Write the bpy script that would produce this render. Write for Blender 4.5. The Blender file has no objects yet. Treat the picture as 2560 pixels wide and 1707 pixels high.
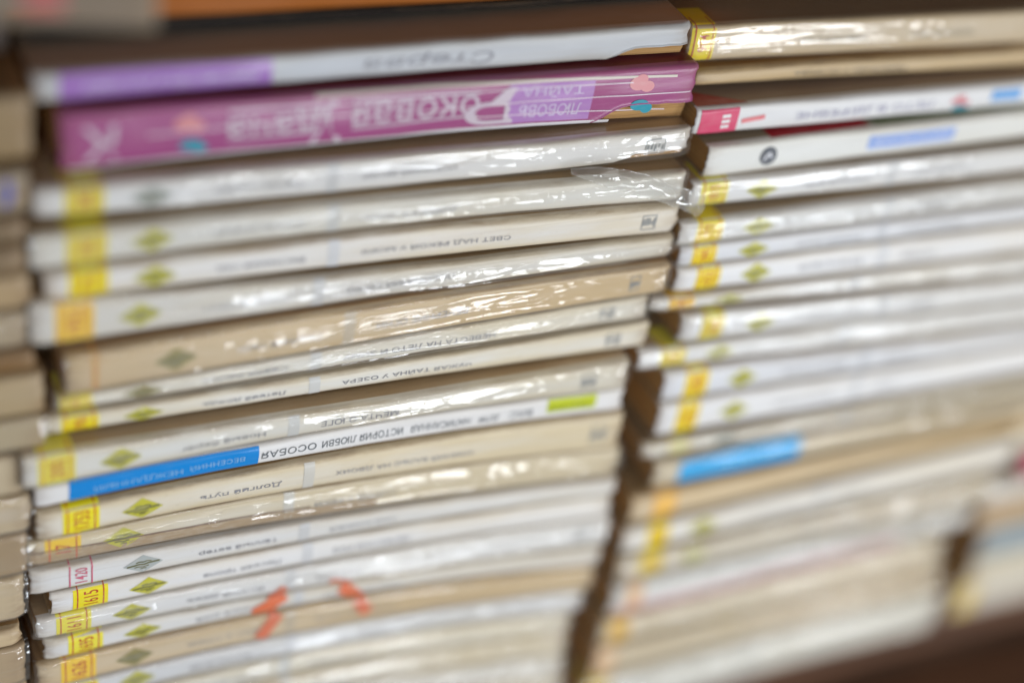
import bpy, math, random
from mathutils import Vector, Matrix, noise
R = math.radians
scene = bpy.context.scene

# ------------------------------------------------------------------ camera
# metres; X runs along the spines, Y into the shelf, Z up; the spines stand near y = 0
cam_data = bpy.data.cameras.new('camera')
cam = bpy.data.objects.new('camera', cam_data)
scene.collection.objects.link(cam)
cam_data.sensor_width = 36.0
cam_data.lens = 62.29
cam_data.clip_start = 0.02
cam_data.clip_end = 30.0
c_right = Vector((0.89635079, -0.4176634, 0.14870285))
c_up = Vector((0.14420174, 0.5918296, 0.79305963))
c_fwd = Vector((0.41923873, 0.68941642, -0.59071472))
m = Matrix((c_right, c_up, -c_fwd)).transposed().to_4x4()
m.translation = Vector((-0.20375, -0.335056, 0.287087))
cam.matrix_world = m
cam_data.dof.use_dof = True
cam_data.dof.focus_distance = 0.4592
cam_data.dof.aperture_fstop = 2.0
cam_data.dof.aperture_blades = 9
scene.camera = cam

# ------------------------------------------------------------------ world and lamps
world = bpy.data.worlds.new('World')
scene.world = world
world.use_nodes = True
bgn = world.node_tree.nodes['Background']
bgn.inputs['Color'].default_value = (1.0, 0.965, 0.94, 1)
bgn.inputs['Strength'].default_value = 0.33

def area_lamp(name, loc, target, sx, sy, power, color):
    l = bpy.data.lights.new(name, 'AREA')
    l.shape = 'RECTANGLE'; l.size = sx; l.size_y = sy; l.energy = power; l.color = color
    o = bpy.data.objects.new(name, l)
    scene.collection.objects.link(o)
    o.location = loc
    d = Vector(target) - Vector(loc)
    o.rotation_euler = d.to_track_quat('-Z', 'Y').to_euler()
    return o
area_lamp('glint_panel', (0.30, -0.82, -0.05), (0.03, 0, -0.03), 0.17, 0.40, 3.4, (0.91, 0.955, 1.0))  # added panel: main light, angled to put glints on the wrap
area_lamp('glint_panel', (0.64, -0.78, -0.06), (0.08, 0, -0.03), 0.17, 0.40, 3.3, (0.91, 0.955, 1.0))  # second added panel, for glints on the right stack
area_lamp('soft_fill', (0.55, -1.00, 0.85), (0.05, 0, -0.05), 0.9, 0.6, 1.6, (1.0, 0.98, 0.95))  # added soft fill from above the front
area_lamp('added_strip', (0.25, -0.55, 0.85), (0, 0, 0), 0.9, 0.018, 2.0, (0.95, 0.97, 1.0))  # added strip for streaks along the upper folds of the wrap
area_lamp('added_strip', (-0.55, -0.95, 0.45), (-0.05, 0, 0), 0.03, 0.6, 2.2, (0.76, 0.88, 1.0))  # added strip, cool fill from the left

scene.view_settings.view_transform = 'Standard'
scene.view_settings.look = 'None'
scene.view_settings.exposure = -0.16
scene.view_settings.gamma = 1.0
scene.view_settings.use_curve_mapping = False
scene.render.engine = 'CYCLES'
scene.cycles.use_denoising = True
scene.cycles.max_bounces = 10
scene.cycles.transparent_max_bounces = 24
scene.cycles.sample_clamp_indirect = 4.0

# ------------------------------------------------------------------ materials
def new_mat(name):
    mt = bpy.data.materials.new(name); mt.use_nodes = True
    nt = mt.node_tree
    return mt, nt, nt.nodes['Principled BSDF']

def link(nt, a, b): nt.links.new(a, b)

_cache = {}
def cover_mat(color, stain, gloss=0.42):
    """printed card, yellowed in blotches and worn brown, with gap shade put into the colour, along its folded edges"""
    key = ('cover', color, stain, gloss)
    if key in _cache: return _cache[key]
    mt, nt, bs = new_mat('printed_card')
    N = nt.nodes
    tc = N.new('ShaderNodeTexCoord'); oi = N.new('ShaderNodeObjectInfo')
    ad = N.new('ShaderNodeVectorMath'); ad.operation = 'ADD'
    sc = N.new('ShaderNodeVectorMath'); sc.operation = 'SCALE'; sc.inputs['Scale'].default_value = 7.0
    link(nt, oi.outputs['Random'], sc.inputs[0])
    link(nt, tc.outputs['Object'], ad.inputs[0]); link(nt, sc.outputs[0], ad.inputs[1])
    mp = N.new('ShaderNodeMapping'); mp.inputs['Scale'].default_value = (14, 60, 90)
    link(nt, ad.outputs[0], mp.inputs['Vector'])
    n1 = N.new('ShaderNodeTexNoise'); n1.inputs['Scale'].default_value = 1.6; n1.inputs['Detail'].default_value = 6; n1.inputs['Roughness'].default_value = .62
    link(nt, mp.outputs[0], n1.inputs['Vector'])
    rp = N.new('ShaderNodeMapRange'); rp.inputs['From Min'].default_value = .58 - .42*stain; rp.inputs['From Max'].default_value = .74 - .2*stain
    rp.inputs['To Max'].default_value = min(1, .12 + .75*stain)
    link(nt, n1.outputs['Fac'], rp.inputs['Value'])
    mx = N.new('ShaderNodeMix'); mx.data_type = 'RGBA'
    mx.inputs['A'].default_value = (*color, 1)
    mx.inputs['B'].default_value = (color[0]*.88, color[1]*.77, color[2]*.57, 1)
    ay = N.new('ShaderNodeAttribute'); ay.attribute_name = 'yellow_shade'
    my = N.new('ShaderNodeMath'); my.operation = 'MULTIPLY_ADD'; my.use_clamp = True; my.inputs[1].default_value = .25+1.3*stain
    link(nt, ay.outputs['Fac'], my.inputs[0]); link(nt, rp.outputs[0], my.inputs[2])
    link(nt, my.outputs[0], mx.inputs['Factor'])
    # worn edges
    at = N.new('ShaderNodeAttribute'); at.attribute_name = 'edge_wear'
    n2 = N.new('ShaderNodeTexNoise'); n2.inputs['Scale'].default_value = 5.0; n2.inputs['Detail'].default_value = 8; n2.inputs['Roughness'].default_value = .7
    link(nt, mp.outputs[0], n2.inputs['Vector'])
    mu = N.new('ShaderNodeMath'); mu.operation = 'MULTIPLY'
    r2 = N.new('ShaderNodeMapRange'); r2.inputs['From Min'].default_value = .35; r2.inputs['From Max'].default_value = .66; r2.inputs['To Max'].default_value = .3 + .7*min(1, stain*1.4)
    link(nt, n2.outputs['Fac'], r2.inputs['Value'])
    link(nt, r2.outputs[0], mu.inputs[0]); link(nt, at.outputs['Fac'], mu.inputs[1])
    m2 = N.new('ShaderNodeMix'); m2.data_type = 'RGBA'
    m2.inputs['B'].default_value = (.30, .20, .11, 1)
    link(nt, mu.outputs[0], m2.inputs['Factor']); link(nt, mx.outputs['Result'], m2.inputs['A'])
    # grime specks
    n3 = N.new('ShaderNodeTexNoise'); n3.inputs['Scale'].default_value = 26; n3.inputs['Detail'].default_value = 3
    link(nt, mp.outputs[0], n3.inputs['Vector'])
    r3 = N.new('ShaderNodeMapRange'); r3.inputs['From Min'].default_value = .66; r3.inputs['From Max'].default_value = .74; r3.inputs['To Max'].default_value = .10 + .3*stain
    link(nt, n3.outputs['Fac'], r3.inputs['Value'])
    m3 = N.new('ShaderNodeMix'); m3.data_type = 'RGBA'; m3.inputs['B'].default_value = (.22, .16, .10, 1)
    link(nt, r3.outputs[0], m3.inputs['Factor']); link(nt, m2.outputs['Result'], m3.inputs['A'])
    # cracks along the handled spine
    m5 = N.new('ShaderNodeMapping'); m5.inputs['Scale'].default_value = (9, 30, 900)
    link(nt, ad.outputs[0], m5.inputs['Vector'])
    n5 = N.new('ShaderNodeTexNoise'); n5.inputs['Scale'].default_value = 1.0; n5.inputs['Detail'].default_value = 2
    link(nt, m5.outputs[0], n5.inputs['Vector'])
    r5 = N.new('ShaderNodeMapRange'); r5.inputs['From Min'].default_value = .60; r5.inputs['From Max'].default_value = .72; r5.inputs['To Max'].default_value = .10+.35*stain
    link(nt, n5.outputs['Fac'], r5.inputs['Value'])
    m6 = N.new('ShaderNodeMix'); m6.data_type = 'RGBA'; m6.inputs['B'].default_value = (.42, .36, .29, 1)
    link(nt, r5.outputs[0], m6.inputs['Factor']); link(nt, m3.outputs['Result'], m6.inputs['A'])
    link(nt, m6.outputs['Result'], bs.inputs['Base Color'])
    bs.inputs['Roughness'].default_value = gloss
    bs.inputs['Specular IOR Level'].default_value = .45
    bp = N.new('ShaderNodeBump'); bp.inputs['Strength'].default_value = .25; bp.inputs['Distance'].default_value = .0004
    link(nt, n2.outputs['Fac'], bp.inputs['Height']); link(nt, bp.outputs[0], bs.inputs['Normal'])
    _cache[key] = mt
    return mt

def page_mat():
    if 'page' in _cache: return _cache['page']
    mt, nt, bs = new_mat('aged_page_edges'); N = nt.nodes
    tc = N.new('ShaderNodeTexCoord'); mp = N.new('ShaderNodeMapping'); mp.inputs['Scale'].default_value = (40, 40, 2600)
    link(nt, tc.outputs['Object'], mp.inputs['Vector'])
    n = N.new('ShaderNodeTexNoise'); n.inputs['Scale'].default_value = 1.; n.inputs['Detail'].default_value = 3
    link(nt, mp.outputs[0], n.inputs['Vector'])
    cr = N.new('ShaderNodeValToRGB')
    cr.color_ramp.elements[0].position = .32; cr.color_ramp.elements[0].color = (.32, .16, .055, 1)
    cr.color_ramp.elements[1].position = .66; cr.color_ramp.elements[1].color = (.56, .34, .13, 1)
    link(nt, n.outputs['Fac'], cr.inputs[0]); link(nt, cr.outputs[0], bs.inputs['Base Color'])
    bs.inputs['Roughness'].default_value = .9
    b = N.new('ShaderNodeBump'); b.inputs['Strength'].default_value = .4; b.inputs['Distance'].default_value = .0003
    link(nt, n.outputs['Fac'], b.inputs['Height']); link(nt, b.outputs[0], bs.inputs['Normal'])
    _cache['page'] = mt
    return mt

def ink_mat(color, wear=.35, gloss=.4):
    """printing ink, slightly rubbed"""
    key = ('ink', color, wear, gloss)
    if key in _cache: return _cache[key]
    mt, nt, bs = new_mat('printing_ink'); N = nt.nodes
    tc = N.new('ShaderNodeTexCoord'); mp = N.new('ShaderNodeMapping'); mp.inputs['Scale'].default_value = (250, 400, 700)
    link(nt, tc.outputs['Object'], mp.inputs['Vector'])
    n = N.new('ShaderNodeTexNoise'); n.inputs['Scale'].default_value = 1.; n.inputs['Detail'].default_value = 5
    link(nt, mp.outputs[0], n.inputs['Vector'])
    r = N.new('ShaderNodeMapRange'); r.inputs['From Min'].default_value = .45; r.inputs['From Max'].default_value = .8; r.inputs['To Max'].default_value = wear
    link(nt, n.outputs['Fac'], r.inputs['Value'])
    mx = N.new('ShaderNodeMix'); mx.data_type = 'RGBA'
    mx.inputs['A'].default_value = (*color, 1); mx.inputs['B'].default_value = (.62, .58, .52, 1)
    link(nt, r.outputs[0], mx.inputs['Factor']); link(nt, mx.outputs['Result'], bs.inputs['Base Color'])
    bs.inputs['Roughness'].default_value = gloss
    _cache[key] = mt
    return mt

def film_mat(haze):
    key = ('film', haze)
    if key in _cache: return _cache[key]
    mt = bpy.data.materials.new('clear_plastic_film'); mt.use_nodes = True
    nt = mt.node_tree; N = nt.nodes
    N.remove(N['Principled BSDF'])
    out = N['Material Output']
    tr = N.new('ShaderNodeBsdfTransparent'); tr.inputs['Color'].default_value = (1, 1, .995, 1)
    gl = N.new('ShaderNodeBsdfGlossy'); gl.inputs['Roughness'].default_value = .075; gl.inputs['Color'].default_value = (1, 1, 1, 1)
    df = N.new('ShaderNodeBsdfDiffuse'); df.inputs['Color'].default_value = (.72, .72, .68, 1)
    fr = N.new('ShaderNodeLayerWeight'); fr.inputs['Blend'].default_value = .5
    pw = N.new('ShaderNodeMath'); pw.operation = 'POWER'; pw.inputs[1].default_value = 4.0
    link(nt, fr.outputs['Facing'], pw.inputs[0])
    sc_ = N.new('ShaderNodeMath'); sc_.operation = 'MULTIPLY_ADD'; sc_.inputs[1].default_value = .45; sc_.inputs[2].default_value = .06
    link(nt, pw.outputs[0], sc_.inputs[0])
    tc = N.new('ShaderNodeTexCoord'); mp = N.new('ShaderNodeMapping'); mp.inputs['Scale'].default_value = (120, 300, 420)
    link(nt, tc.outputs['Object'], mp.inputs['Vector'])
    n = N.new('ShaderNodeTexNoise'); n.inputs['Scale'].default_value = 1.2; n.inputs['Detail'].default_value = 4
    link(nt, mp.outputs[0], n.inputs['Vector'])
    b = N.new('ShaderNodeBump'); b.inputs['Strength'].default_value = .18; b.inputs['Distance'].default_value = .0006
    link(nt, n.outputs['Fac'], b.inputs['Height'])
    for s in (gl, fr): link(nt, b.outputs[0], s.inputs['Normal'])
    m1 = N.new('ShaderNodeMixShader'); m1.inputs[0].default_value = haze
    link(nt, tr.outputs[0], m1.inputs[1]); link(nt, df.outputs[0], m1.inputs[2])
    m2 = N.new('ShaderNodeMixShader')
    link(nt, sc_.outputs[0], m2.inputs[0]); link(nt, m1.outputs[0], m2.inputs[1]); link(nt, gl.outputs[0], m2.inputs[2])
    link(nt, m2.outputs[0], out.inputs['Surface'])
    _cache[key] = mt
    return mt

def wood_mat(color):
    key = ('wood', color)
    if key in _cache: return _cache[key]
    mt, nt, bs = new_mat('dark_wood'); N = nt.nodes
    tc = N.new('ShaderNodeTexCoord'); mp = N.new('ShaderNodeMapping'); mp.inputs['Scale'].default_value = (6, 60, 60)
    link(nt, tc.outputs['Object'], mp.inputs['Vector'])
    n = N.new('ShaderNodeTexNoise'); n.inputs['Scale'].default_value = 2.; n.inputs['Detail'].default_value = 8; n.inputs['Distortion'].default_value = .8
    link(nt, mp.outputs[0], n.inputs['Vector'])
    cr = N.new('ShaderNodeValToRGB')
    cr.color_ramp.elements[0].position = .3; cr.color_ramp.elements[0].color = (*[c*.30 for c in color], 1)
    cr.color_ramp.elements[1].position = .7; cr.color_ramp.elements[1].color = (*[c*1.6 for c in color], 1)
    link(nt, n.outputs['Fac'], cr.inputs[0]); link(nt, cr.outputs[0], bs.inputs['Base Color'])
    bs.inputs['Roughness'].default_value = .6
    _cache[key] = mt
    return mt

# ------------------------------------------------------------------ mesh helpers (millimetres in, metres out)
MM = 0.001
def mesh_obj(name, verts, faces, mat, parent, smooth=True, attr=None, mats=None, fmat=None):
    me = bpy.data.meshes.new(name)
    me.from_pydata([(x*MM, y*MM, z*MM) for x, y, z in verts], [], faces)
    for mm_ in (mats or [mat]): me.materials.append(mm_)
    if fmat: me.polygons.foreach_set('material_index', fmat)
    if smooth: me.polygons.foreach_set('use_smooth', [True]*len(me.polygons))
    if attr is not None:
        a = me.attributes.new('edge_wear', 'FLOAT', 'POINT')
        a.data.foreach_set('value', attr)
    me.update()
    o = bpy.data.objects.new(name, me)
    scene.collection.objects.link(o)
    o.parent = parent
    return o

def grid_faces(nu, nv, base=0):
    return [(base+i*nv+j, base+(i+1)*nv+j, base+(i+1)*nv+j+1, base+i*nv+j+1) for i in range(nu-1) for j in range(nv-1)]

def box_mesh(x0, x1, y0, y1, z0, z1):
    v = [(x, y, z) for x in (x0, x1) for y in (y0, y1) for z in (z0, z1)]
    f = [(0, 1, 3, 2), (4, 6, 7, 5), (0, 4, 5, 1), (2, 3, 7, 6), (0, 2, 6, 4), (1, 5, 7, 3)]
    return v, f

# ------------------------------------------------------------------ lettering
_glyphs = {}
def prepare_text(strings):
    objs = []
    for s in strings:
        if not s or s in _glyphs: continue
        cu = bpy.data.curves.new('lettering', 'FONT'); cu.body = s; cu.size = 1.0; cu.resolution_u = 3
        cu.offset = .004
        o = bpy.data.objects.new('lettering', cu); scene.collection.objects.link(o); objs.append((s, o, cu))
    bpy.context.view_layer.update()
    dg = bpy.context.evaluated_depsgraph_get()
    for s, o, cu in objs:
        me = bpy.data.meshes.new_from_object(o.evaluated_get(dg))
        vs = [(v.co.x, v.co.y) for v in me.vertices]
        fs = [tuple(p.vertices) for p in me.polygons]
        if vs:
            x0 = min(v[0] for v in vs); x1 = max(v[0] for v in vs)
            y0 = min(v[1] for v in vs); y1 = max(v[1] for v in vs)
            _glyphs[s] = ([((x-x0)/(x1-x0), (y-y0)/(y1-y0)) for x, y in vs], fs)
        bpy.data.objects.remove(o); bpy.data.curves.remove(cu); bpy.data.meshes.remove(me)

# ------------------------------------------------------------------ a paperback
class Book:
    """Geometry of one lying paperback: u runs along the spine, s up across it, both in mm.
    s below 0 lies on the bottom cover, s above the thickness on the top cover."""
    def __init__(self, d, seed):
        self.d = d
        self.L = d['x1'] - d['x0']
        self.seed = seed
        st = d['st']
        us = [p[0]-d['x0'] for p in st]
        self.us = us
        self.z0 = st[0][1]
        self.zb_ = [p[1]-self.z0 for p in st]; self.zt_ = [p[2]-self.z0-.35 for p in st]
        self.rng = random.Random(seed)
        self.bow = self.rng.uniform(.15, .5)
        self.peel = d.get('peel')
        self.curl = (self.rng.uniform(.3, 1.3), self.rng.uniform(.3, 1.3))
    def _z(self, u, zz):
        us = self.us
        if len(us) == 2:
            t = (u-us[0])/(us[1]-us[0])
            return zz[0]+(zz[1]-zz[0])*t
        # straight trend plus the sag measured in the middle
        t = (u-us[0])/(us[2]-us[0])
        lin = zz[0]+(zz[2]-zz[0])*t
        tm = (us[1]-us[0])/(us[2]-us[0])
        sag = zz[1]-(zz[0]+(zz[2]-zz[0])*tm)
        tt = max(-.15, min(1.15, t))
        return lin+sag*(tt*(1-tt))/(tm*(1-tm))
    def wave(self, u): return .26*noise.noise((u*.030, 4.4, self.seed*2.7))+.10*noise.noise((u*.09, 1.4, self.seed*1.9))
    def zb(self, u): return self._z(u, self.zb_)+self.wave(u)
    def zt(self, u): return self._z(u, self.zt_)+.7*self.wave(u)-.25*abs(noise.noise((u*.05, 7.7, self.seed*1.3)))
    def th(self, u): return max(1.5, self.zt(u)-self.zb(u))
    def point(self, u, s, off=0.0):
        t = self.th(u); zb = self.zb(u); r = min(1.25, t*.3)
        if s < 0:   return (u, r-s, zb-off)
        if s > t:   return (u, r+(s-t), zb+t+off)
        e = min(s, t-s); sg = -1 if s < t/2 else 1
        if e < r:
            a = (r-e)/r; ny = -math.sqrt(max(0, 1-a*a)); nz = sg*a
            y = r+r*ny
        else:
            ny, nz, y = -1, 0, 0
        w = e/(t/2)
        y -= self.bow*(1-(1-w)**2)
        y += (.55*noise.noise((u*.02, s*.12, self.seed*3.1))+.18*noise.noise((u*.11, s*.3, self.seed*2.2)))*min(1, e/r)
        end = min(u, self.L-u)
        if end < 3.0: y += self.curl[0 if u < self.L/2 else 1]*(1-end/3.0)**2*(1+.8*noise.noise((s*.4, 3., self.seed*1.))) 
        return (u, y+ny*off, zb+s+nz*off)

def tag(o, label, cat, group=None):
    o['label'] = label; o['category'] = cat
    if group: o['group'] = group

def smooth(a, b, x):
    t = max(0, min(1, (x-a)/(b-a))); return t*t*(3-2*t)

DEPTH = 108.0
def build_cover(b, root, d):
    nu = 64
    L = b.L
    us = sorted(set([0, .6, 1.4, 2.4, L-2.4, L-1.4, L-.6, L] + [L*i/(nu-1) for i in range(nu)]))
    nu = len(us)
    fr = [0, .012, .03, .06, .11, .18, .27, .38, .5, .62, .73, .82, .89, .94, .97, .988, 1]
    sheet = [DEPTH-1.2, 60, 25, 10, 4, 1.2]
    verts = []; wear = []; soil_shade = []; faces = []; fm = []
    peel = b.peel
    nv = len(fr)+len(sheet)*2
    for u in us:
        t = b.th(u)
        lo = 0.0
        if peel and u > peel[0]:
            k = smooth(peel[0], peel[0]+peel[2], u)
            lo = peel[1]*k*(1+.10*noise.noise((u*.5, 0, b.seed)))
        ss = [-q for q in sheet] + [(lo+(1-lo)*f)*t for f in fr] + [t+q for q in reversed(sheet)]
        n0 = len(sheet)
        for k, s in enumerate(ss):
            p = b.point(u, s)
            if lo > .02 and n0 <= k < n0+3: p = (p[0], p[1]-.12*(3-(k-n0)), p[2])
            if n0 <= k < n0+len(fr) and min(u, L-u) < .5: p = (p[0]+.7*noise.noise((s*.7, 9.1, b.seed*1.7)), p[1]+.25*noise.noise((s*1.3, 2.1, b.seed)), p[2])
            verts.append(p)
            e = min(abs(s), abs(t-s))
            soil_shade.append(.55*math.exp(-(e/1.9)**2)+.32*smooth(.25*L, .8*L, u))  # yellowed edges that also carry painted gap shade; yellower to the right
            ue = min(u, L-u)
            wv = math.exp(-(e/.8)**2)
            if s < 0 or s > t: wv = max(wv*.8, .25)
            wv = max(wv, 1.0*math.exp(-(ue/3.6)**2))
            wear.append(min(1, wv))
    n0 = len(sheet)
    for i in range(nu-1):
        for j in range(nv-1):
            if peel and us[i] > peel[0] and j == n0-1: continue     # the torn spine has left the bottom cover
            faces.append((i*nv+j, (i+1)*nv+j, (i+1)*nv+j+1, i*nv+j+1))
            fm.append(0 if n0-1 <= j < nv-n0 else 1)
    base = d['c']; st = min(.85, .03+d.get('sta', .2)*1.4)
    side = d.get('side') or tuple(c*k for c, k in zip(base, (.62, .45, .27)))  # covers painted darker than the spine, to deepen the shade in the gaps
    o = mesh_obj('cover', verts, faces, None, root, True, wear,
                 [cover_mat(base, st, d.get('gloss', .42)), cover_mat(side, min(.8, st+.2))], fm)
    a2 = o.data.attributes.new('yellow_shade', 'FLOAT', 'POINT'); a2.data.foreach_set('value', soil_shade)
    so = o.modifiers.new('card', 'SOLIDIFY'); so.thickness = .00032; so.offset = -1
    return o

def build_pages(b, root):
    L = b.L; verts = []; faces = []
    us = [.9 + (L-1.8)*i/23 for i in range(24)]
    prof = [(1.5, .12), (.75, .3), (.75, .7), (1.5, .88)]
    for u in us:
        t = b.th(u); zb = b.zb(u)
        ring = [(y, zb+.45+(t-.9)*((v-.12)/.76)) for y, v in prof]
        ring += [(DEPTH-2, zb+t-.45), (DEPTH-2, zb+.45)]
        for y, z in ring: verts.append((u, y, z))
    n = 6
    for i in range(len(us)-1):
        for j in range(n):
            faces.append((i*n+j, i*n+(j+1) % n, (i+1)*n+(j+1) % n, (i+1)*n+j))
    faces.append(tuple(range(n-1, -1, -1))); k = (len(us)-1)*n
    faces.append(tuple(range(k, k+n)))
    return mesh_obj('page_block', verts, faces, page_mat(), root, False)

def patch(b, name, u0, u1, s0, s1, mat, parent, off=.10, ragged=0.0):
    """a printed area lying on the cover, from u0..u1 and s0..s1 (mm)"""
    nu = max(4, int((u1-u0)/1.2)+2); ns = 26
    verts = []
    for i in range(nu):
        for j in range(ns):
            u = u0+(u1-u0)*i/(nu-1); s = s0+(s1-s0)*j/(ns-1)
            if ragged and j == ns-1: s -= ragged*abs(noise.noise((u*.9, 0, b.seed)))
            verts.append(b.point(u, s, off))
    return mesh_obj(name, verts, grid_faces(nu, ns), mat, parent)

def text(b, name, body, u0, u1, sc, h, mat, parent, mode='flip', off=.14, slant=0.0):
    """lettering on the spine: 'flip' = upside down along the spine, 'up' = along it, 'turn' = reading upwards"""
    if not body or body not in _glyphs: return None
    vs, fs = _glyphs[body]
    verts = []
    for x, y in vs:
        if mode == 'flip':  u, s = u1-(u1-u0)*(x+slant*y), sc-h*(y-.5)
        elif mode == 'up':  u, s = u0+(u1-u0)*(x+slant*y), sc+h*(y-.5)
        else:               u, s = u1-(u1-u0)*y, sc+h*(x-.5)
        verts.append(b.point(u, s, off))
    return mesh_obj(name, verts, fs, mat, parent, False)

def poly(b, name, pts, mat, parent, off=.14):
    """convex printed shapes: list of lists of (u, s)"""
    verts = []; faces = []
    for pl in pts:
        k = len(verts)
        verts += [b.point(u, s, off) for u, s in pl]
        faces.append(tuple(range(k, k+len(pl))))
    return mesh_obj(name, verts, faces, mat, parent, False)

def stroke(b, name, pts, w, mat, parent, off=.16):
    """a drawn line of width w (mm), fine enough to lie on the curved spine"""
    verts = []; faces = []; k = max(1, int(w/.55))
    for (u0, s0), (u1, s1) in zip(pts, pts[1:]):
        dx, dy = u1-u0, s1-s0; l = math.hypot(dx, dy) or 1
        n = max(2, int(l/.55)); px, py = -dy/l*w, dx/l*w
        base = len(verts)
        for i in range(n+1):
            for q in range(k+1):
                f = q/k-.5; a = i/n
                verts.append(b.point(u0+dx*a+px*f, s0+dy*a+py*f, off))
        faces += grid_faces(n+1, k+1, base)
    return mesh_obj(name, verts, faces, mat, parent, False)

def build_logo(b, kind, uc, root, fade=0):
    t = b.th(uc); sc = t*.5; hw = 5.3; hh = min(3.4, t*.40)
    col = {'y': (.52, .49, .04), 'g': (.40, .43, .42), 'd': (.30, .25, .08)}[kind]
    rows = []
    n = 10
    verts = []; faces = []
    for i in range(n+1):
        a = -1+2*i/n; w = hh*(1-abs(a))
        for j in range(5): verts.append(b.point(uc+a*hw, sc+w*(-1+2*j/4), .10))
    faces = grid_faces(n+1, 5)
    lg = mesh_obj('logo', verts, faces, ink_mat(col, .3), root)
    dark = ink_mat((.13, .13, .05), .4)
    k = hh/3.2
    for pts, w in (([(-4.3, -.25), (-2.6, -.1), (-1.2, .1), (.2, -.15), (1.6, .2), (4.4, .35)], .55),
                   ([(-1.9, .75), (-.9, 1.0), (.1, .75), (1.0, 1.0), (2.2, .8)], .40),
                   ([(-2.3, -.9), (-1.2, -.75), (-.2, -1.05), (1.5, -.75)], .38),
                   ([(-.8, -1.7), (.1, -1.5), (.9, -1.6)], .3)):
        stroke(b, 'logo_lettering', [(uc+x, sc+y*k) for x, y in pts], w*k, dark, lg, .15)
    return lg

def build_emblem(b, u0, u1, root):
    t = b.th(u0); s0, s1 = t*.25, t*.78; ink = ink_mat((.26, .27, .27), .55)
    w = .28
    q = [[(u0, s0), (u1, s0), (u1, s0+w), (u0, s0+w)], [(u0, s1-w), (u1, s1-w), (u1, s1), (u0, s1)],
         [(u0, s0+w), (u0+w, s0+w), (u0+w, s1-w), (u0, s1-w)], [(u1-w, s0+w), (u1, s0+w), (u1, s1-w), (u1-w, s1-w)]]
    rg = random.Random(b.seed)
    du = (u1-u0-2*w)
    for k in range(5):
        c = u0+w+du*(k+.5)/5; h = (s1-s0)*rg.uniform(.25, .6); m_ = (s0+s1)/2+rg.uniform(-.5, .3)
        q.append([(c-du*.07, m_-h/2), (c+du*.07, m_-h/2), (c+du*.09, m_+h/2), (c-du*.05, m_+h/2)])
    return poly(b, 'emblem', q, ink, root)

def crinkle(u, s, seed, amt, t):
    a = noise.noise((u*.022, s*.34, seed*1.7))
    rd = 1-abs(noise.noise((u*.030+s*.05, s*.36, seed*2.3+9)))*2.2
    rd = max(0, rd)**3
    rd2 = 1-abs(noise.noise((u*.075-s*.10, s*.50, seed*1.1+31)))*2.6
    rd2 = max(0, rd2)**4
    msk = smooth(.0, .24, noise.noise((u*.032, 5.2, seed*4.4)))
    c1 = noise.noise((u*.34+s*.12, s*.62, seed+3.3)); c2 = noise.noise((u*1.7, s*1.6, seed+8.3))
    fold = 0
    for q, (c, w, h) in enumerate(((.93, .45, .6), (.66, .75, 1.05), (.34, .65, .9), (.06, .40, .5))):
        sk = t*(c+.42*noise.noise((u*.011, q*3.3, seed*6.1))*(1 if 0 < q < 3 else .15))
        hk = h*max(0, .45+1.3*noise.noise((u*.014, q*5.1+2, seed*3.7)))
        dd = (s-sk)/w
        fold += hk*math.exp(-abs(dd)*(1.6 if dd > 0 else .8))
    return amt*(.20+.45*(a+.5)+.36*rd+.14*rd2+fold) + msk*amt*(.11*c1+.05*c2) + amt*.05*c1

def build_film(b, d, root):
    amt = d['film']; L = b.L; seed = b.seed
    nu = 300
    wrap = 14.0
    verts = []
    bulge = .95*amt
    ns_sp = 38
    sl = [-wrap, -8, -4, -2, -.9]
    ns = ns_sp+2*len(sl)
    for i in range(nu):
        u = -1.0+(L+2.0)*i/(nu-1)
        uc = max(0, min(L, u)); t = b.th(uc)
        ss = sl+[t*j/(ns_sp-1) for j in range(ns_sp)]+[t-q for q in reversed(sl)]
        for s in ss:
            w = min(1, abs(2*s/t-1))
            off = .18+.85*crinkle(u, s, seed, amt, t)+bulge*(1-w*w)*(.75+1.1*noise.noise((u*.028, 1.5, seed*5.3)))
            if s < 0: off *= max(.12, 1+s/1.5); 
            if s > t: off *= max(.12, 1-(s-t)/1.5)
            e = min(s, t-s)
            if 0 <= e < 1.2: off = min(off, .5+.4*e)
            if s < 0 or s > t: off = min(off, .3)
            off = max(.16, off)
            p = b.point(uc, s, off)
            verts.append((p[0]+(u-uc), p[1]+(abs(u-uc))*.4, p[2]))
    return mesh_obj('plastic_wrap', verts, grid_faces(nu, ns), film_mat(.03+.03*amt), root)

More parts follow.
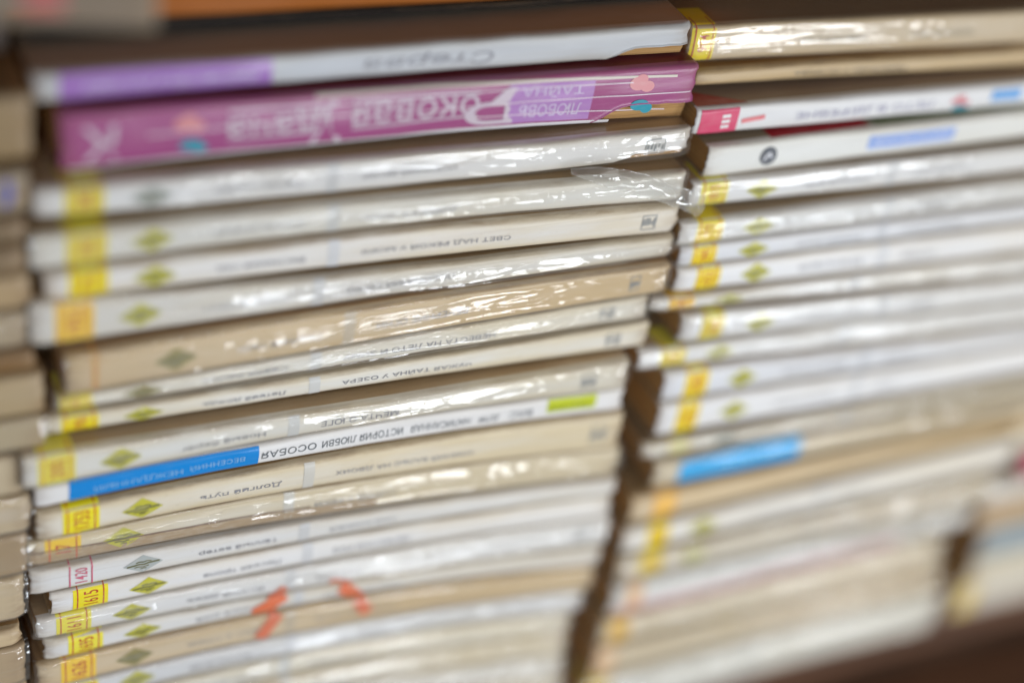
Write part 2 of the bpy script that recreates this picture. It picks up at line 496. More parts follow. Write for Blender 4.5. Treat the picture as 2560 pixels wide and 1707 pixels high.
books = []
def make_book(d, seed):
    b = Book(d, seed)
    root = bpy.data.objects.new(d.get('name', 'paperback_book'), None)
    root.empty_display_size = .02
    scene.collection.objects.link(root)
    root.location = (d['x0']*MM, d['yo']*MM, b.z0*MM)
    if d.get('yaw'): root.rotation_euler.z = R(d['yaw'])
    tag(root, d['lab_'], 'book', d['group'])
    cv = build_cover(b, root, d)
    build_pages(b, root)
    faint = ink_mat(d.get('tc') or (.23, .23, .26), .6)
    lab = d.get('lab')
    if lab:
        u0, u1 = lab; um = (u0+u1)/2; t = b.th(um)
        if d.get('lc') != d['c']:
            nl = patch(b, 'number_label', u0, u1, -3, t+9, ink_mat(d['lc'], .12), root, .09, 0)
        else:
            nl = cv
        red = ink_mat(d.get('nc') or (.55, .10, .03), .35)
        w = u1-u0
        for uu in (u0+w*.13, u0+w*.87):
            stroke(b, 'label_rule', [(uu, -.5), (uu, t*.5), (uu, t+4)], .36, red, nl, .15)
        if d.get('num'):
            text(b, 'number', d['num'], u0+w*.30, u0+w*.72, t*.54, t*.64*min(1, len(d['num'])/4), ink_mat((.50, .05, .02), .15), nl, 'turn') if not d.get('nc') else text(b, 'number', d['num'], u0+w*.30, u0+w*.72, t*.54, t*.64, red, nl, 'turn')
        if d.get('logo'): build_logo(b, d['logo'], u0+20, root)
        if d.get('a'):
            text(b, 'author_line', d['a'], u0+35, u0+57, b.th(u0+45)*.47, min(1.9, b.th(u0+45)*.27), faint, root)
        if d.get('logo'):
            us_ = u0+63; ts = b.th(us_)
            patch(b, 'grey_band', us_, us_+3.0, .3, ts-.3, ink_mat(tuple(c*.80 for c in d['c']), .15), root, .09)
    if d.get('t'):
        a0 = d['tp'] if d.get('tp') else None
        if a0: u0_, u1_ = a0[0]-60, a0[1]-60
        else:
            u0_ = (lab[0] if lab else 8)+72; u1_ = u0_+1.95*len(d['t'])
        text(b, 'title', d['t'], u0_, u1_, b.th(u0_)*.47, min(2.0, b.th(u0_)*.27), faint, root)
    if d.get('em'): build_emblem(b, d['em'][0], d['em'][1], root)
    ex = d.get('ex'); px = d.get('px')
    if ex: EXTRA[ex](b, d, root, px)
    if d.get('film'):
        fl = build_film(b, d, root)
        if d.get('flap'): build_flap(b, d, fl)
    books.append((root, b))
    return root

# ---- one-off printing -------------------------------------------------------
def ex_stergood(b, d, root, px):
    t = b.th(px[0])
    v = patch(b, 'violet_block', px[0], px[1], .35, t-.2, ink_mat((.36, .17, .52), .2, .3), root, .09)
    text(b, 'block_lettering', 'Библиотека романа', px[2], px[3], t*.45, t*.38, ink_mat((.62, .60, .74), .2), v, slant=.04)
    text(b, 'title', 'Стерва', px[4], px[5], b.th(px[4])*.50, b.th(px[4])*.50, ink_mat((.24, .24, .28), .4), root, slant=.05)
def flower(b, root, u, t, s1, s2):
    pk = ink_mat((.66, .24, .26), .15); tl = ink_mat((.02, .32, .42), .2)
    def disc(uc, sc, ru, rs, n=14): return [(uc+ru*math.cos(k*6.2832/n), sc+rs*math.sin(k*6.2832/n)) for k in range(n)]
    f = poly(b, 'flower_print', [disc(u-1.2, s1*t, 2.6, t*.12), disc(u+1.6, s1*t-.8, 2.1, t*.10), disc(u-.2, s1*t+1.2, 1.8, t*.09)], pk, root, .12)
    poly(b, 'leaf_print', [disc(u+.4, s2*t, 2.8, t*.11), disc(u+2.6, s2*t-1.0, 1.8, t*.10)], tl, f, .15)
def ex_magenta(b, d, root, px):
    t = b.th(60)
    wh = ink_mat((.60, .50, .58), .3); li = ink_mat((.42, .20, .50), .2)
    patch(b, 'lilac_panel', px[11]+3, px[16], t*.12, t*.93, li, root, .08)
    patch(b, 'white_edge', 2, b.L-24, .1, t*.09, ink_mat((.72, .70, .72), .3), root, .12)
    patch(b, 'white_edge', 60, b.L-6, t-.8, t-.1, ink_mat((.66, .60, .52), .3), root, .12)
    text(b, 'monogram', 'К', px[0], px[1], t*.5, t*.62, wh, root)
    flower(b, root, (px[2]+px[3])/2, t, .70, .30)
    flower(b, root, (px[14]+px[15])/2, b.th(px[14]), .74, .34)
    # title set in white outlined letters
    for body, a, c, sc, h in (('оковая', px[8], px[9], .58, .40), ('Р', px[10]-3.5, px[12]-1.5, .50, .74), ('дача', px[4], px[5], .58, .42), ('У', px[6]-2.5, px[7]-.5, .48, .78)):
        tx = text(b, 'title', body, a, c, t*sc, t*h, wh, root)
    for a, c in ((px[8], px[9]), (px[4], px[5])):
        stroke(b, 'title_outline', [(a, t*.84), (c, t*.82)], .75, wh, root)
        stroke(b, 'title_outline', [(a, t*.32), (c, t*.34)], .6, wh, root)
    text(b, 'author_line', 'ТАЙНА', px[12], px[13], t*.74, t*.24, ink_mat((.62, .52, .70), .3), root)
    text(b, 'author_line', 'ЛЮБОВЬ', px[12], px[13], t*.36, t*.26, ink_mat((.62, .52, .70), .3), root)
    for k, (a, c, sv, dv) in enumerate(((88, b.L-1, .52, .12), (60, 150, .80, .06), (100, b.L-8, .30, -.02), (20, 70, .56, .03))):
        stroke(b, 'crease', [(a, t*sv), ((a+c)/2, t*(sv+dv*.4)), (c, t*(sv+dv))], .30, ink_mat((.78, .66, .74), .3), root, .13)
def ex_blue(b, d, root, px):
    t = b.th(px[0])
    bl = patch(b, 'blue_strip', px[0], px[1], .25, t-.15, ink_mat((.0, .235, .66), .03, .22), root, .12)
    text(b, 'strip_lettering', 'НЕЖДАННЫЙ', px[2], px[2]+(px[3]-px[2])*.58, t*.46, t*.36, ink_mat((.22, .45, .72), .2), bl, off=.18)
    text(b, 'strip_lettering', 'ВЕСЕННИЙ', px[2]+(px[3]-px[2])*.63, px[3], t*.50, t*.30, ink_mat((.22, .45, .72), .2), bl, off=.18)
    t2 = b.th(px[4]+30); w = px[5]-px[4]; k = ink_mat((.15, .165, .18), .5)
    for body, a, c in (('ОСОБАЯ', 0, .19), ('ИСТОРИЯ ЛЮБВИ', .21, .50), ('НАПИСАННАЯ', .53, .75), ('ДЛЯ', .785, .86), ('ВАС', .90, .99)):
        text(b, 'title', body, px[4]+w*a, px[4]+w*c, t2*.48, t2*.33, k, root)
    gt = b.th(px[6])
    g = patch(b, 'green_strip', px[6], px[7], gt*.34, gt*.92, ink_mat((.50, .56, .01), .1), root, .12)
    text(b, 'strip_lettering', 'ТОМ ВТОРОЙ', px[6]+1, px[7]-1, gt*.5, gt*.25, ink_mat((.16, .22, .02), .3), g, off=.18)
def ex_redblock(b, d, root, px):
    t = b.th(px[0])
    r = patch(b, 'crimson_block', px[0]+1, px[1], .4, t-.4, ink_mat((.66, .06, .15), .12), root, .10)
    for k in range(3):
        stroke(b, 'block_mark', [(px[1]-5.2, t*(.28+.2*k)), (px[1]-2.6, t*(.28+.2*k))], 1.0, ink_mat((.8, .75, .75), .1), r, .16)
    poly(b, 'red_corner', [[(.5, t+.5), (17, t+.5), (.5, t+9)]], ink_mat((.42, .08, .06), .15), root, .1)
    stroke(b, 'red_mark', [(px[2], t*.42), (px[3], t*.52)], 1.4, ink_mat((.75, .2, .22), .2), root)
    text(b, 'title', 'ЛЕТО В ДЕРЕВНЕ', px[4], px[5], t*.48, t*.34, ink_mat((.34, .33, .46), .3), root)
    flower(b, root, px[6], t, .5, .2)
    patch(b, 'blue_mark', px[7], px[8], t*.35, t*.8, ink_mat((.12, .36, .72), .2), root, .10)
def ex_roundlogo(b, d, root, px):
    t = b.th(px[0]); uc = (px[0]+px[1])/2; rr = t*.30
    patch(b, 'red_band', px[0]+4, px[2], t+.3, t+7, ink_mat((.40, .015, .025), .1), root, .1)
    patch(b, 'green_band', px[2]+2, b.L-2, t+.3, t+7, ink_mat((.17, .20, .10), .1), root, .1)
    n = 18
    em = poly(b, 'round_emblem', [[(uc+rr*math.cos(k*6.2832/n), t*.52+rr*math.sin(k*6.2832/n)) for k in range(n)]], ink_mat((.06, .07, .09), .25), root, .12)
    stroke(b, 'emblem_figure', [(uc-rr*.5, t*.40), (uc+.2, t*.62), (uc+rr*.4, t*.45)], .8, ink_mat((.55, .56, .6), .1), em, .17)
    bl = patch(b, 'pale_blue_strip', px[2], px[3], t*.30, t*.75, ink_mat((.26, .40, .78), .3), root, .10)
    text(b, 'strip_lettering', 'МОРСКИЕ РАССКАЗЫ', px[2]+2, px[3]-2, t*.52, t*.25, ink_mat((.6, .66, .85), .2), bl, off=.17)
def ex_blueR(b, d, root, px):
    t = b.th(px[0])
    patch(b, 'blue_strip', px[0], px[1], .6, t-.6, ink_mat((.0, .40, .82), .04, .25), root, .11)
def ex_pinkedge(b, d, root, px):
    t = b.th(30)
    patch(b, 'pink_edge', 2, b.L-30, -1.5, t*.20, ink_mat((.74, .28, .34), .1), root, .10)
ORANGE = (.72, .17, .07)
def ex_red16(b, d, root, px):
    om = ink_mat(ORANGE, .08); u = MIDDLE[16]['px'][1]+MIDDLE[16]['x0']-d['x0']; t = b.th(u)
    stroke(b, 'marker_stroke', [(u-2.2, t*.02), (u, t*.30)], 3.0, om, root, .34)
    u = MIDDLE[16]['px'][2]+MIDDLE[16]['x0']-d['x0']
    stroke(b, 'marker_stroke', [(u-3.5, t*.22), (u, t*.06)], 2.6, om, root, .34)
def ex_red17(b, d, root, px):
    om = ink_mat(ORANGE, .08); t = b.th(px[0])
    stroke(b, 'marker_stroke', [(px[0], t*.08), (px[0]+4, t*.45), (px[1], t*1.0)], 4.4, om, root, .34)
    t = b.th(px[2])
    stroke(b, 'marker_stroke', [(px[2], t*.85), (px[2]+2.6, t*.60), (px[3], t*.0)], 4.2, om, root, .34)
def ex_red18(b, d, root, px):
    om = ink_mat(ORANGE, .08); t = b.th(px[0])
    stroke(b, 'marker_stroke', [(px[0]-.6, t*.12), (px[0]+2, t*.6), (px[1]-.2, t*1.0)], 4.0, om, root, .34)
    t = b.th(px[2])
    stroke(b, 'marker_stroke', [(px[2], t*1.0), (px[2]+1.2, t*.7), (px[3], t*.42)], 4.0, om, root, .34)
def ex_brownlower(b, d, root, px):
    t = b.th(20)
    patch(b, 'brown_stain', .5, b.L*.55, .2, t*.46, ink_mat((.40, .28, .16), .4), root, .09, ragged=2.2)
    stroke(b, 'crease', [(1, t*.50), (30, t*.47), (75, t*.50)], .45, ink_mat((.22, .13, .08), .3), root, .12)
def ex_spot(b, d, root, px):
    t = b.th(b.L-8)
    stroke(b, 'blue_mark', [(b.L-5.5, t*.25), (b.L-4.2, t*.5), (b.L-5, t*.85)], 2.0, ink_mat((.10, .11, .40), .2), root)
def ex_redpatch(b, d, root, px):
    t = b.th(b.L)
    patch(b, 'red_print', b.L-26, b.L-18, t*.15, t*.9, ink_mat((.55, .16, .15), .2), root, .1)
EXTRA = dict(brownlower=ex_brownlower, stergood=ex_stergood, magenta=ex_magenta, blue=ex_blue, redblock=ex_redblock, roundlogo=ex_roundlogo, blueR=ex_blueR,
             pinkedge=ex_pinkedge, red16=ex_red16, red17=ex_red17, red18=ex_red18, spot=ex_spot, redpatch=ex_redpatch)

def build_flap(b, d, parent):
    """torn tongue of plastic that hangs off the right end of the wrap"""
    L = b.L
    cl = [(L-36, 13.2, 1.0), (L-28, 11.4, -1.2), (L-18, 8.6, -3.0), (L-9, 5.2, -4.0), (L-2, 2.2, -4.0), (L+3.4, -1.2, -3.0)]
    wd = [.8, 4.8, 5.6, 4.8, 5.6, 5.4]
    verts = []; nu = 60; ns = 14
    for i in range(nu):
        f = i/(nu-1)*(len(cl)-1); k = min(int(f), len(cl)-2); a = f-k
        c = [cl[k][q]+(cl[k+1][q]-cl[k][q])*a for q in range(3)]
        w = wd[k]+(wd[k+1]-wd[k])*a
        for j in range(ns):
            v = j/(ns-1)
            fold = math.sin(v*math.pi)*1.3
            verts.append((c[0]+w*.45*v, c[2]-fold+.8*noise.noise((i*.16, v*2.2, 2.))+.3*noise.noise((i*.5, v*5, 4.))-.8*(1-v), c[1]-.6+w*(v-.35)+.3*noise.noise((i*.3, v*2, 7.))))
    # verts are (u, y, z) with z measured from the book's bottom edge near its right end
    zb = b.zb(L-10)
    verts = [(x, y, z+zb) for x, y, z in verts]
    f = mesh_obj('torn_flap', verts, grid_faces(nu, ns), film_mat(.13), parent)
    so = f.modifiers.new('gauge', 'SOLIDIFY'); so.thickness = .00012
    return f

# ------------------------------------------------------------------ the measured books (mm): spine ends x0..x1, front offset yo,
# stations (x, bottom z, top z), colour c, stain sta, wrap film, number label span lab ...
MIDDLE = [
    {'x0': -127.18, 'x1': 41.32, 'yo': 9, 'st': [[-107.86, 82.14, 89.58], [-50.26, 81.55, 89.56], [26.7, 80.01, 89.41]], 'group': 'paperbacks in the middle stack', 'lab_': 'white paperback with violet spine block and grey slanted title, under the black-spined book', 'c': (0.55, 0.58, 0.63), 'sta': 0.15, 'film': 0, 'ex': 'stergood', 'px': [5.76, 55.0, 12.31, 52.08, 78.97, 113.4]},
    {'x0': -122.32, 'x1': 43.39, 'yo': 5, 'st': [[-108.72, 66.31, 81.35], [-50.55, 66.31, 80.67], [27.41, 63.66, 79.81]], 'group': 'paperbacks in the middle stack', 'lab_': 'magenta paperback with outlined white title and torn spine corner showing brown pages', 'c': (0.36, 0.08, 0.23), 'sta': 0.05, 'film': 0, 'ex': 'magenta', 'px': [5.0, 12.68, 28.45, 30.81, 38.92, 61.58, 61.58, 67.66, 69.71, 103.16, 103.16, 108.12, 114.82, 132.55, 148.74, 150.24, 135.47]},
    {'x0': -129.33, 'x1': 42.5, 'yo': 0, 'st': [[-109.83, 57.14, 65.5], [-50.96, 55.46, 64.7], [27.45, 54.48, 63.45]], 'group': 'paperbacks in the middle stack', 'lab_': 'white paperback with pale yellow number band directly below the magenta book', 'c': (0.76, 0.76, 0.77), 'sta': 0.15, 'film': 0.5, 'lab': (6.77, 15.83), 'num': '1840', 'lc': (0.8, 0.71, 0.05), 'logo': 'g', 'a': 'Тихая гавань', 't': 'ОСЕННИЙ ВЕЧЕР', 'em': (158.31, 164.41)},
    {'x0': -130.97, 'x1': 41.49, 'yo': -4, 'st': [[-110.72, 47.03, 55.95], [-51.68, 46.83, 55.26], [27.75, 43.98, 52.88]], 'group': 'paperbacks in the middle stack', 'lab_': 'film-wrapped grey-cream paperback whose torn plastic flap sticks out at its right end', 'c': (0.74, 0.74, 0.72), 'sta': 0.2, 'film': 1.0, 'lab': (7.88, 17.28), 'num': '1831', 'lc': (0.8, 0.71, 0.05), 'logo': 'y', 'a': 'Белая птица', 't': 'ДОРОГА К ДОМУ'},
    {'x0': -128.65, 'x1': 40.73, 'yo': -6, 'st': [[-111.1, 38.83, 46.8], [-51.45, 37.59, 46.49], [28.57, 34.76, 43.78]], 'group': 'paperbacks in the middle stack', 'lab_': 'clean bare cream-white paperback with small grey boxed emblem, right above number 1952', 'c': (0.76, 0.76, 0.77), 'sta': 0.35, 'film': 0, 'lab': (5.71, 14.75), 'num': '1776', 'lc': (0.82, 0.7, 0.01), 'logo': 'y', 'a': 'Весенний сад', 't': 'СВЕТ НАД РЕКОЙ У МОРЯ', 'em': (157.66, 162.12)},
    {'x0': -132.05, 'x1': 40.1, 'yo': -7, 'st': [[-111.21, 27.29, 38.63], [-50.7, 27.29, 35.99], [29.95, 27.32, 34.33]], 'group': 'paperbacks in the middle stack', 'lab_': 'grey-white paperback in loose plastic with long bright wrinkle streaks and number 1952', 'c': (0.7, 0.7, 0.7), 'sta': 0.3, 'film': 1.0, 'lab': (5.66, 14.73), 'num': '1952', 'lc': (0.88, 0.58, 0.02), 'logo': 'y', 'a': 'Старый мост', 't': 'ПОСЛЕДНИЙ ТАНЕЦ'},
    {'x0': -124.55, 'x1': 39.23, 'yo': -10, 'st': [[-111.74, 14.15, 25.69], [-50.89, 15.93, 27.08], [30.23, 17.17, 26.86]], 'group': 'paperbacks in the middle stack', 'lab_': 'tan film-wrapped paperback without yellow band, its brown page end showing at the left', 'c': (0.66, 0.55, 0.4), 'sta': 0.6, 'film': 1.0, 'lab': (6.31, 7.26), 'num': '', 'lc': (0.8, 0.71, 0.05), 'logo': 'd', 'a': 'Первый снег', 't': 'ВЕЧЕРНИЕ ОГНИ', 'em': (151.66, 154.77)},
    {'x0': -126.44, 'x1': 35.57, 'yo': -8, 'st': [[-111.04, 7.63, 12.55], [-48.95, 7.67, 14.33], [33.68, 7.66, 15.57]], 'group': 'paperbacks in the middle stack', 'lab_': 'thin grey film-wrapped paperback squeezed between the tan one and the one numbered 1996', 'c': (0.74, 0.74, 0.72), 'sta': 0.3, 'film': 1.0, 'lab': (0.95, 8.61), 'num': '1971', 'lc': (0.8, 0.71, 0.05), 'logo': 'd', 'a': 'Синяя лампа', 't': 'НЕВЕСТА НА ЛЕТО И ЗИМУ', 'em': (147.56, 151.92)},
    {'x0': -128.84, 'x1': 38.36, 'yo': -8, 'st': [[-110.92, 0.51, 6.12], [-48.08, -0.36, 6.07], [35.92, -2.44, 6.05]], 'group': 'paperbacks in the middle stack', 'lab_': 'cream-grey paperback with yellow band numbered 1996 and bright yellow diamond', 'c': (0.74, 0.74, 0.72), 'sta': 0.35, 'film': 0, 'lab': (3.63, 12.62), 'num': '1996', 'lc': (0.82, 0.7, 0.01), 'logo': 'y', 'a': 'Летний дождь', 't': 'ЧУЖАЯ ТАЙНА У ОЗЕРА', 'em': (153.86, 158.32)},
    {'x0': -135.57, 'x1': 31.09, 'yo': -13, 'st': [[-112.1, -10.08, -0.97], [-49.18, -9.1, -1.66], [35.11, -13.06, -2.65]], 'group': 'paperbacks in the middle stack', 'lab_': 'grey-cream paperback numbered 2005 sticking out furthest to the left above the blue-titled book', 'c': (0.74, 0.74, 0.72), 'sta': 0.3, 'film': 0.6, 'lab': (3.6, 12.51), 'num': '2005', 'lc': (0.8, 0.71, 0.05), 'logo': 'y', 'a': 'Новый берег', 't': 'МЕЧТА О ЮГЕ', 'em': (151.75, 156.55)},
    {'x0': -132.28, 'x1': 33.28, 'yo': -11, 'st': [[-111.38, -18.9, -11.68], [-47.4, -18.47, -10.7], [38.86, -23.09, -14.66]], 'group': 'paperbacks in the middle stack', 'lab_': 'thin white paperback with long blue title strip and small green strip', 'c': (0.76, 0.76, 0.77), 'sta': 0.05, 'film': 0, 'ex': 'blue', 'px': [8.17, 56.78, 14.39, 53.03, 57.53, 136.85, 140.62, 156.26]},
    {'x0': -132.21, 'x1': 34.37, 'yo': -12, 'st': [[-111.49, -29.21, -20.11], [-46.8, -29.46, -19.39], [40.57, -37.47, -23.3]], 'group': 'paperbacks in the middle stack', 'lab_': 'yellowed cream paperback with yellow band numbered 1753 right below the blue-titled book', 'c': (0.74, 0.71, 0.64), 'sta': 0.5, 'film': 0, 'lab': (6.38, 15.55), 'num': '1753', 'lc': (0.82, 0.7, 0.01), 'logo': 'y', 'a': 'Долгий путь', 't': 'ЗИМНИЙ ВАЛЬС НА ДВОИХ', 'em': (156.11, 160.99)},
    {'x0': -134.12, 'x1': 37.34, 'yo': -10, 'st': [[-110.74, -40.18, -30.81], [-44.67, -42.38, -31.06], [45.26, -50.4, -39.07]], 'group': 'paperbacks in the middle stack', 'lab_': 'stained film-wrapped paperback with creased brown lower spine, between numbers 1753 and 1420', 'c': (0.74, 0.71, 0.64), 'sta': 0.7, 'film': 1.0, 'lab': (4.26, 13.41), 'num': '17', 'lc': (0.88, 0.58, 0.02), 'logo': 'y', 'a': '', 't': 'ГОРОД У РЕКИ'},
    {'x0': -133.68, 'x1': 38.07, 'yo': -11, 'st': [[-110.84, -49.16, -41.32], [-44.05, -50.1, -43.35], [46.43, -56.75, -50.6]], 'group': 'paperbacks in the middle stack', 'lab_': 'white paperback numbered 1420 in pink on white without yellow band', 'c': (0.7, 0.7, 0.7), 'sta': 0.15, 'film': 0, 'lab': (8.89, 16.58), 'num': '1420', 'lc': (0.7, 0.7, 0.7), 'logo': 'g', 'a': 'Тёплый ветер', 't': 'САД КАМНЕЙ', 'nc': (0.62, 0.12, 0.2)},
    {'x0': -128.56, 'x1': 38.17, 'yo': -10, 'st': [[-110.4, -58.95, -50.76], [-42.7, -59.87, -51.7], [49.03, -67.33, -58.32]], 'group': 'paperbacks in the middle stack', 'lab_': 'white paperback with yellow band numbered 1615 and its left end set back', 'c': (0.76, 0.76, 0.77), 'sta': 0.2, 'film': 0, 'lab': (5.77, 14.97), 'num': '1615', 'lc': (0.82, 0.7, 0.01), 'logo': 'y', 'a': 'Лесная тропа', 't': 'ЛЕПЕСТКИ РОЗ'},
    {'x0': -132.11, 'x1': 39.98, 'yo': -10, 'st': [[-110.24, -67.3, -59.55], [-41.69, -69.91, -60.83], [51.46, -79.62, -68.04]], 'group': 'paperbacks in the middle stack', 'lab_': 'film-wrapped white paperback with a row of bright glints, right below number 1615', 'c': (0.76, 0.76, 0.77), 'sta': 0.1, 'film': 1.0, 'lab': (4.96, 14.18), 'num': '1611', 'lc': (0.8, 0.71, 0.05), 'logo': 'y', 'a': 'Ясный день', 't': 'ВСТРЕЧА', 'em': (160.85, 165.04)},
    {'x0': -130.21, 'x1': 39.35, 'yo': -10, 'st': [[-110.09, -75.02, -67.92], [-40.82, -76.53, -70.56], [53.95, -89.1, -81.07]], 'group': 'paperbacks in the middle stack', 'lab_': 'plain white paperback numbered 1695 crossed by the upper orange marker strokes', 'c': (0.7, 0.7, 0.7), 'sta': 0.25, 'film': 0, 'lab': (6.19, 15.45), 'num': '1695', 'lc': (0.8, 0.71, 0.05), 'logo': 'y', 'a': 'Южный рай', 't': 'ПОД ЗВЁЗДАМИ', 'ex': 'red17', 'px': [57.73, 66.28, 83.04, 88.53]},
    {'x0': -132.07, 'x1': 37.75, 'yo': -11, 'st': [[-110.21, -84.95, -75.22], [-40.41, -86.47, -76.72], [55.45, -99.47, -89.3]], 'group': 'paperbacks in the middle stack', 'lab_': 'tan paperback with dull yellow band numbered 1626 crossed by the lower orange marker strokes', 'c': (0.66, 0.55, 0.4), 'sta': 0.4, 'film': 0.4, 'lab': (5.9, 15.31), 'num': '1626', 'lc': (0.88, 0.58, 0.02), 'logo': 'd', 'a': 'Дом у моря', 't': 'ПОЗДНИЙ ГОСТЬ', 'ex': 'red18', 'px': [62.13, 66.5, 90.8, 94.17]},
    {'x0': -133.11, 'x1': 36.12, 'yo': -10, 'st': [[-109.74, -94.78, -86.55], [-38.87, -96.15, -88.07], [58.5, -110.21, -101.08]], 'group': 'paperbacks in the middle stack', 'lab_': 'bluish grey film-wrapped paperback numbered 1604 below the tan one with marker strokes', 'c': (0.67, 0.68, 0.71), 'sta': 0.1, 'film': 1.0, 'lab': (8.02, 17.27), 'num': '1604', 'lc': (0.82, 0.7, 0.01), 'logo': 'y', 'a': 'Гроза', 't': 'НОЧНОЙ ПОЕЗД'},
    {'x0': -133.74, 'x1': 33.6, 'yo': -10, 'st': [[-109.57, -104.6, -95.44], [-37.94, -105.53, -96.68], [60.74, -120.67, -110.99]], 'group': 'paperbacks in the middle stack', 'lab_': 'grey-cream film-wrapped paperback numbered 1588 just under the bluish grey one', 'c': (0.74, 0.74, 0.72), 'sta': 0.4, 'film': 0.8, 'lab': (7.56, 16.88), 'num': '1588', 'lc': (0.82, 0.7, 0.01), 'logo': 'y', 'a': 'Эхо', 't': 'ТРИ ПИСЬМА'},
    {'x0': -131.67, 'x1': 34.1, 'yo': -10, 'st': [[-109.39, -114.82, -105.44], [-36.94, -114.95, -106.25], [63.15, -132.01, -121.47]], 'group': 'paperbacks in the middle stack', 'lab_': 'cream film-wrapped paperback numbered 1570 second below the bluish grey one', 'c': (0.74, 0.71, 0.64), 'sta': 0.4, 'film': 0.7, 'lab': (6.57, 15.47), 'num': '1570', 'lc': (0.82, 0.7, 0.01), 'logo': 'y', 'a': 'Утро', 't': 'КРЫЛЬЯ'},
    {'x0': -132.85, 'x1': 34.68, 'yo': -10, 'st': [[-109.22, -123.53, -115.68], [-35.92, -124.95, -115.68], [65.74, -144.08, -132.83]], 'group': 'paperbacks in the middle stack', 'lab_': 'shiny white film-wrapped paperback at the very bottom edge of the middle stack', 'c': (0.7, 0.7, 0.7), 'sta': 0.3, 'film': 1.0, 'lab': (6.63, 15.61), 'num': '1561', 'lc': (0.82, 0.7, 0.01), 'logo': 'y', 'a': 'Сирень', 't': 'ОБЕЩАНИЕ'},
    {'x0': -132.94, 'x1': 36.7, 'yo': -10, 'st': [[-109.04, -134.24, -124.42], [-34.89, -134.43, -125.7], [68.26, -154.76, -144.92]], 'group': 'paperbacks in the middle stack', 'lab_': 'grey-cream paperback lowest in view at the foot of the middle stack', 'c': (0.74, 0.74, 0.72), 'sta': 0.3, 'film': 0.4, 'lab': (6.7, 15.78), 'num': '1549', 'lc': (0.82, 0.7, 0.01), 'logo': 'y', 'a': 'Полдень', 't': 'ТИШИНА'},
]
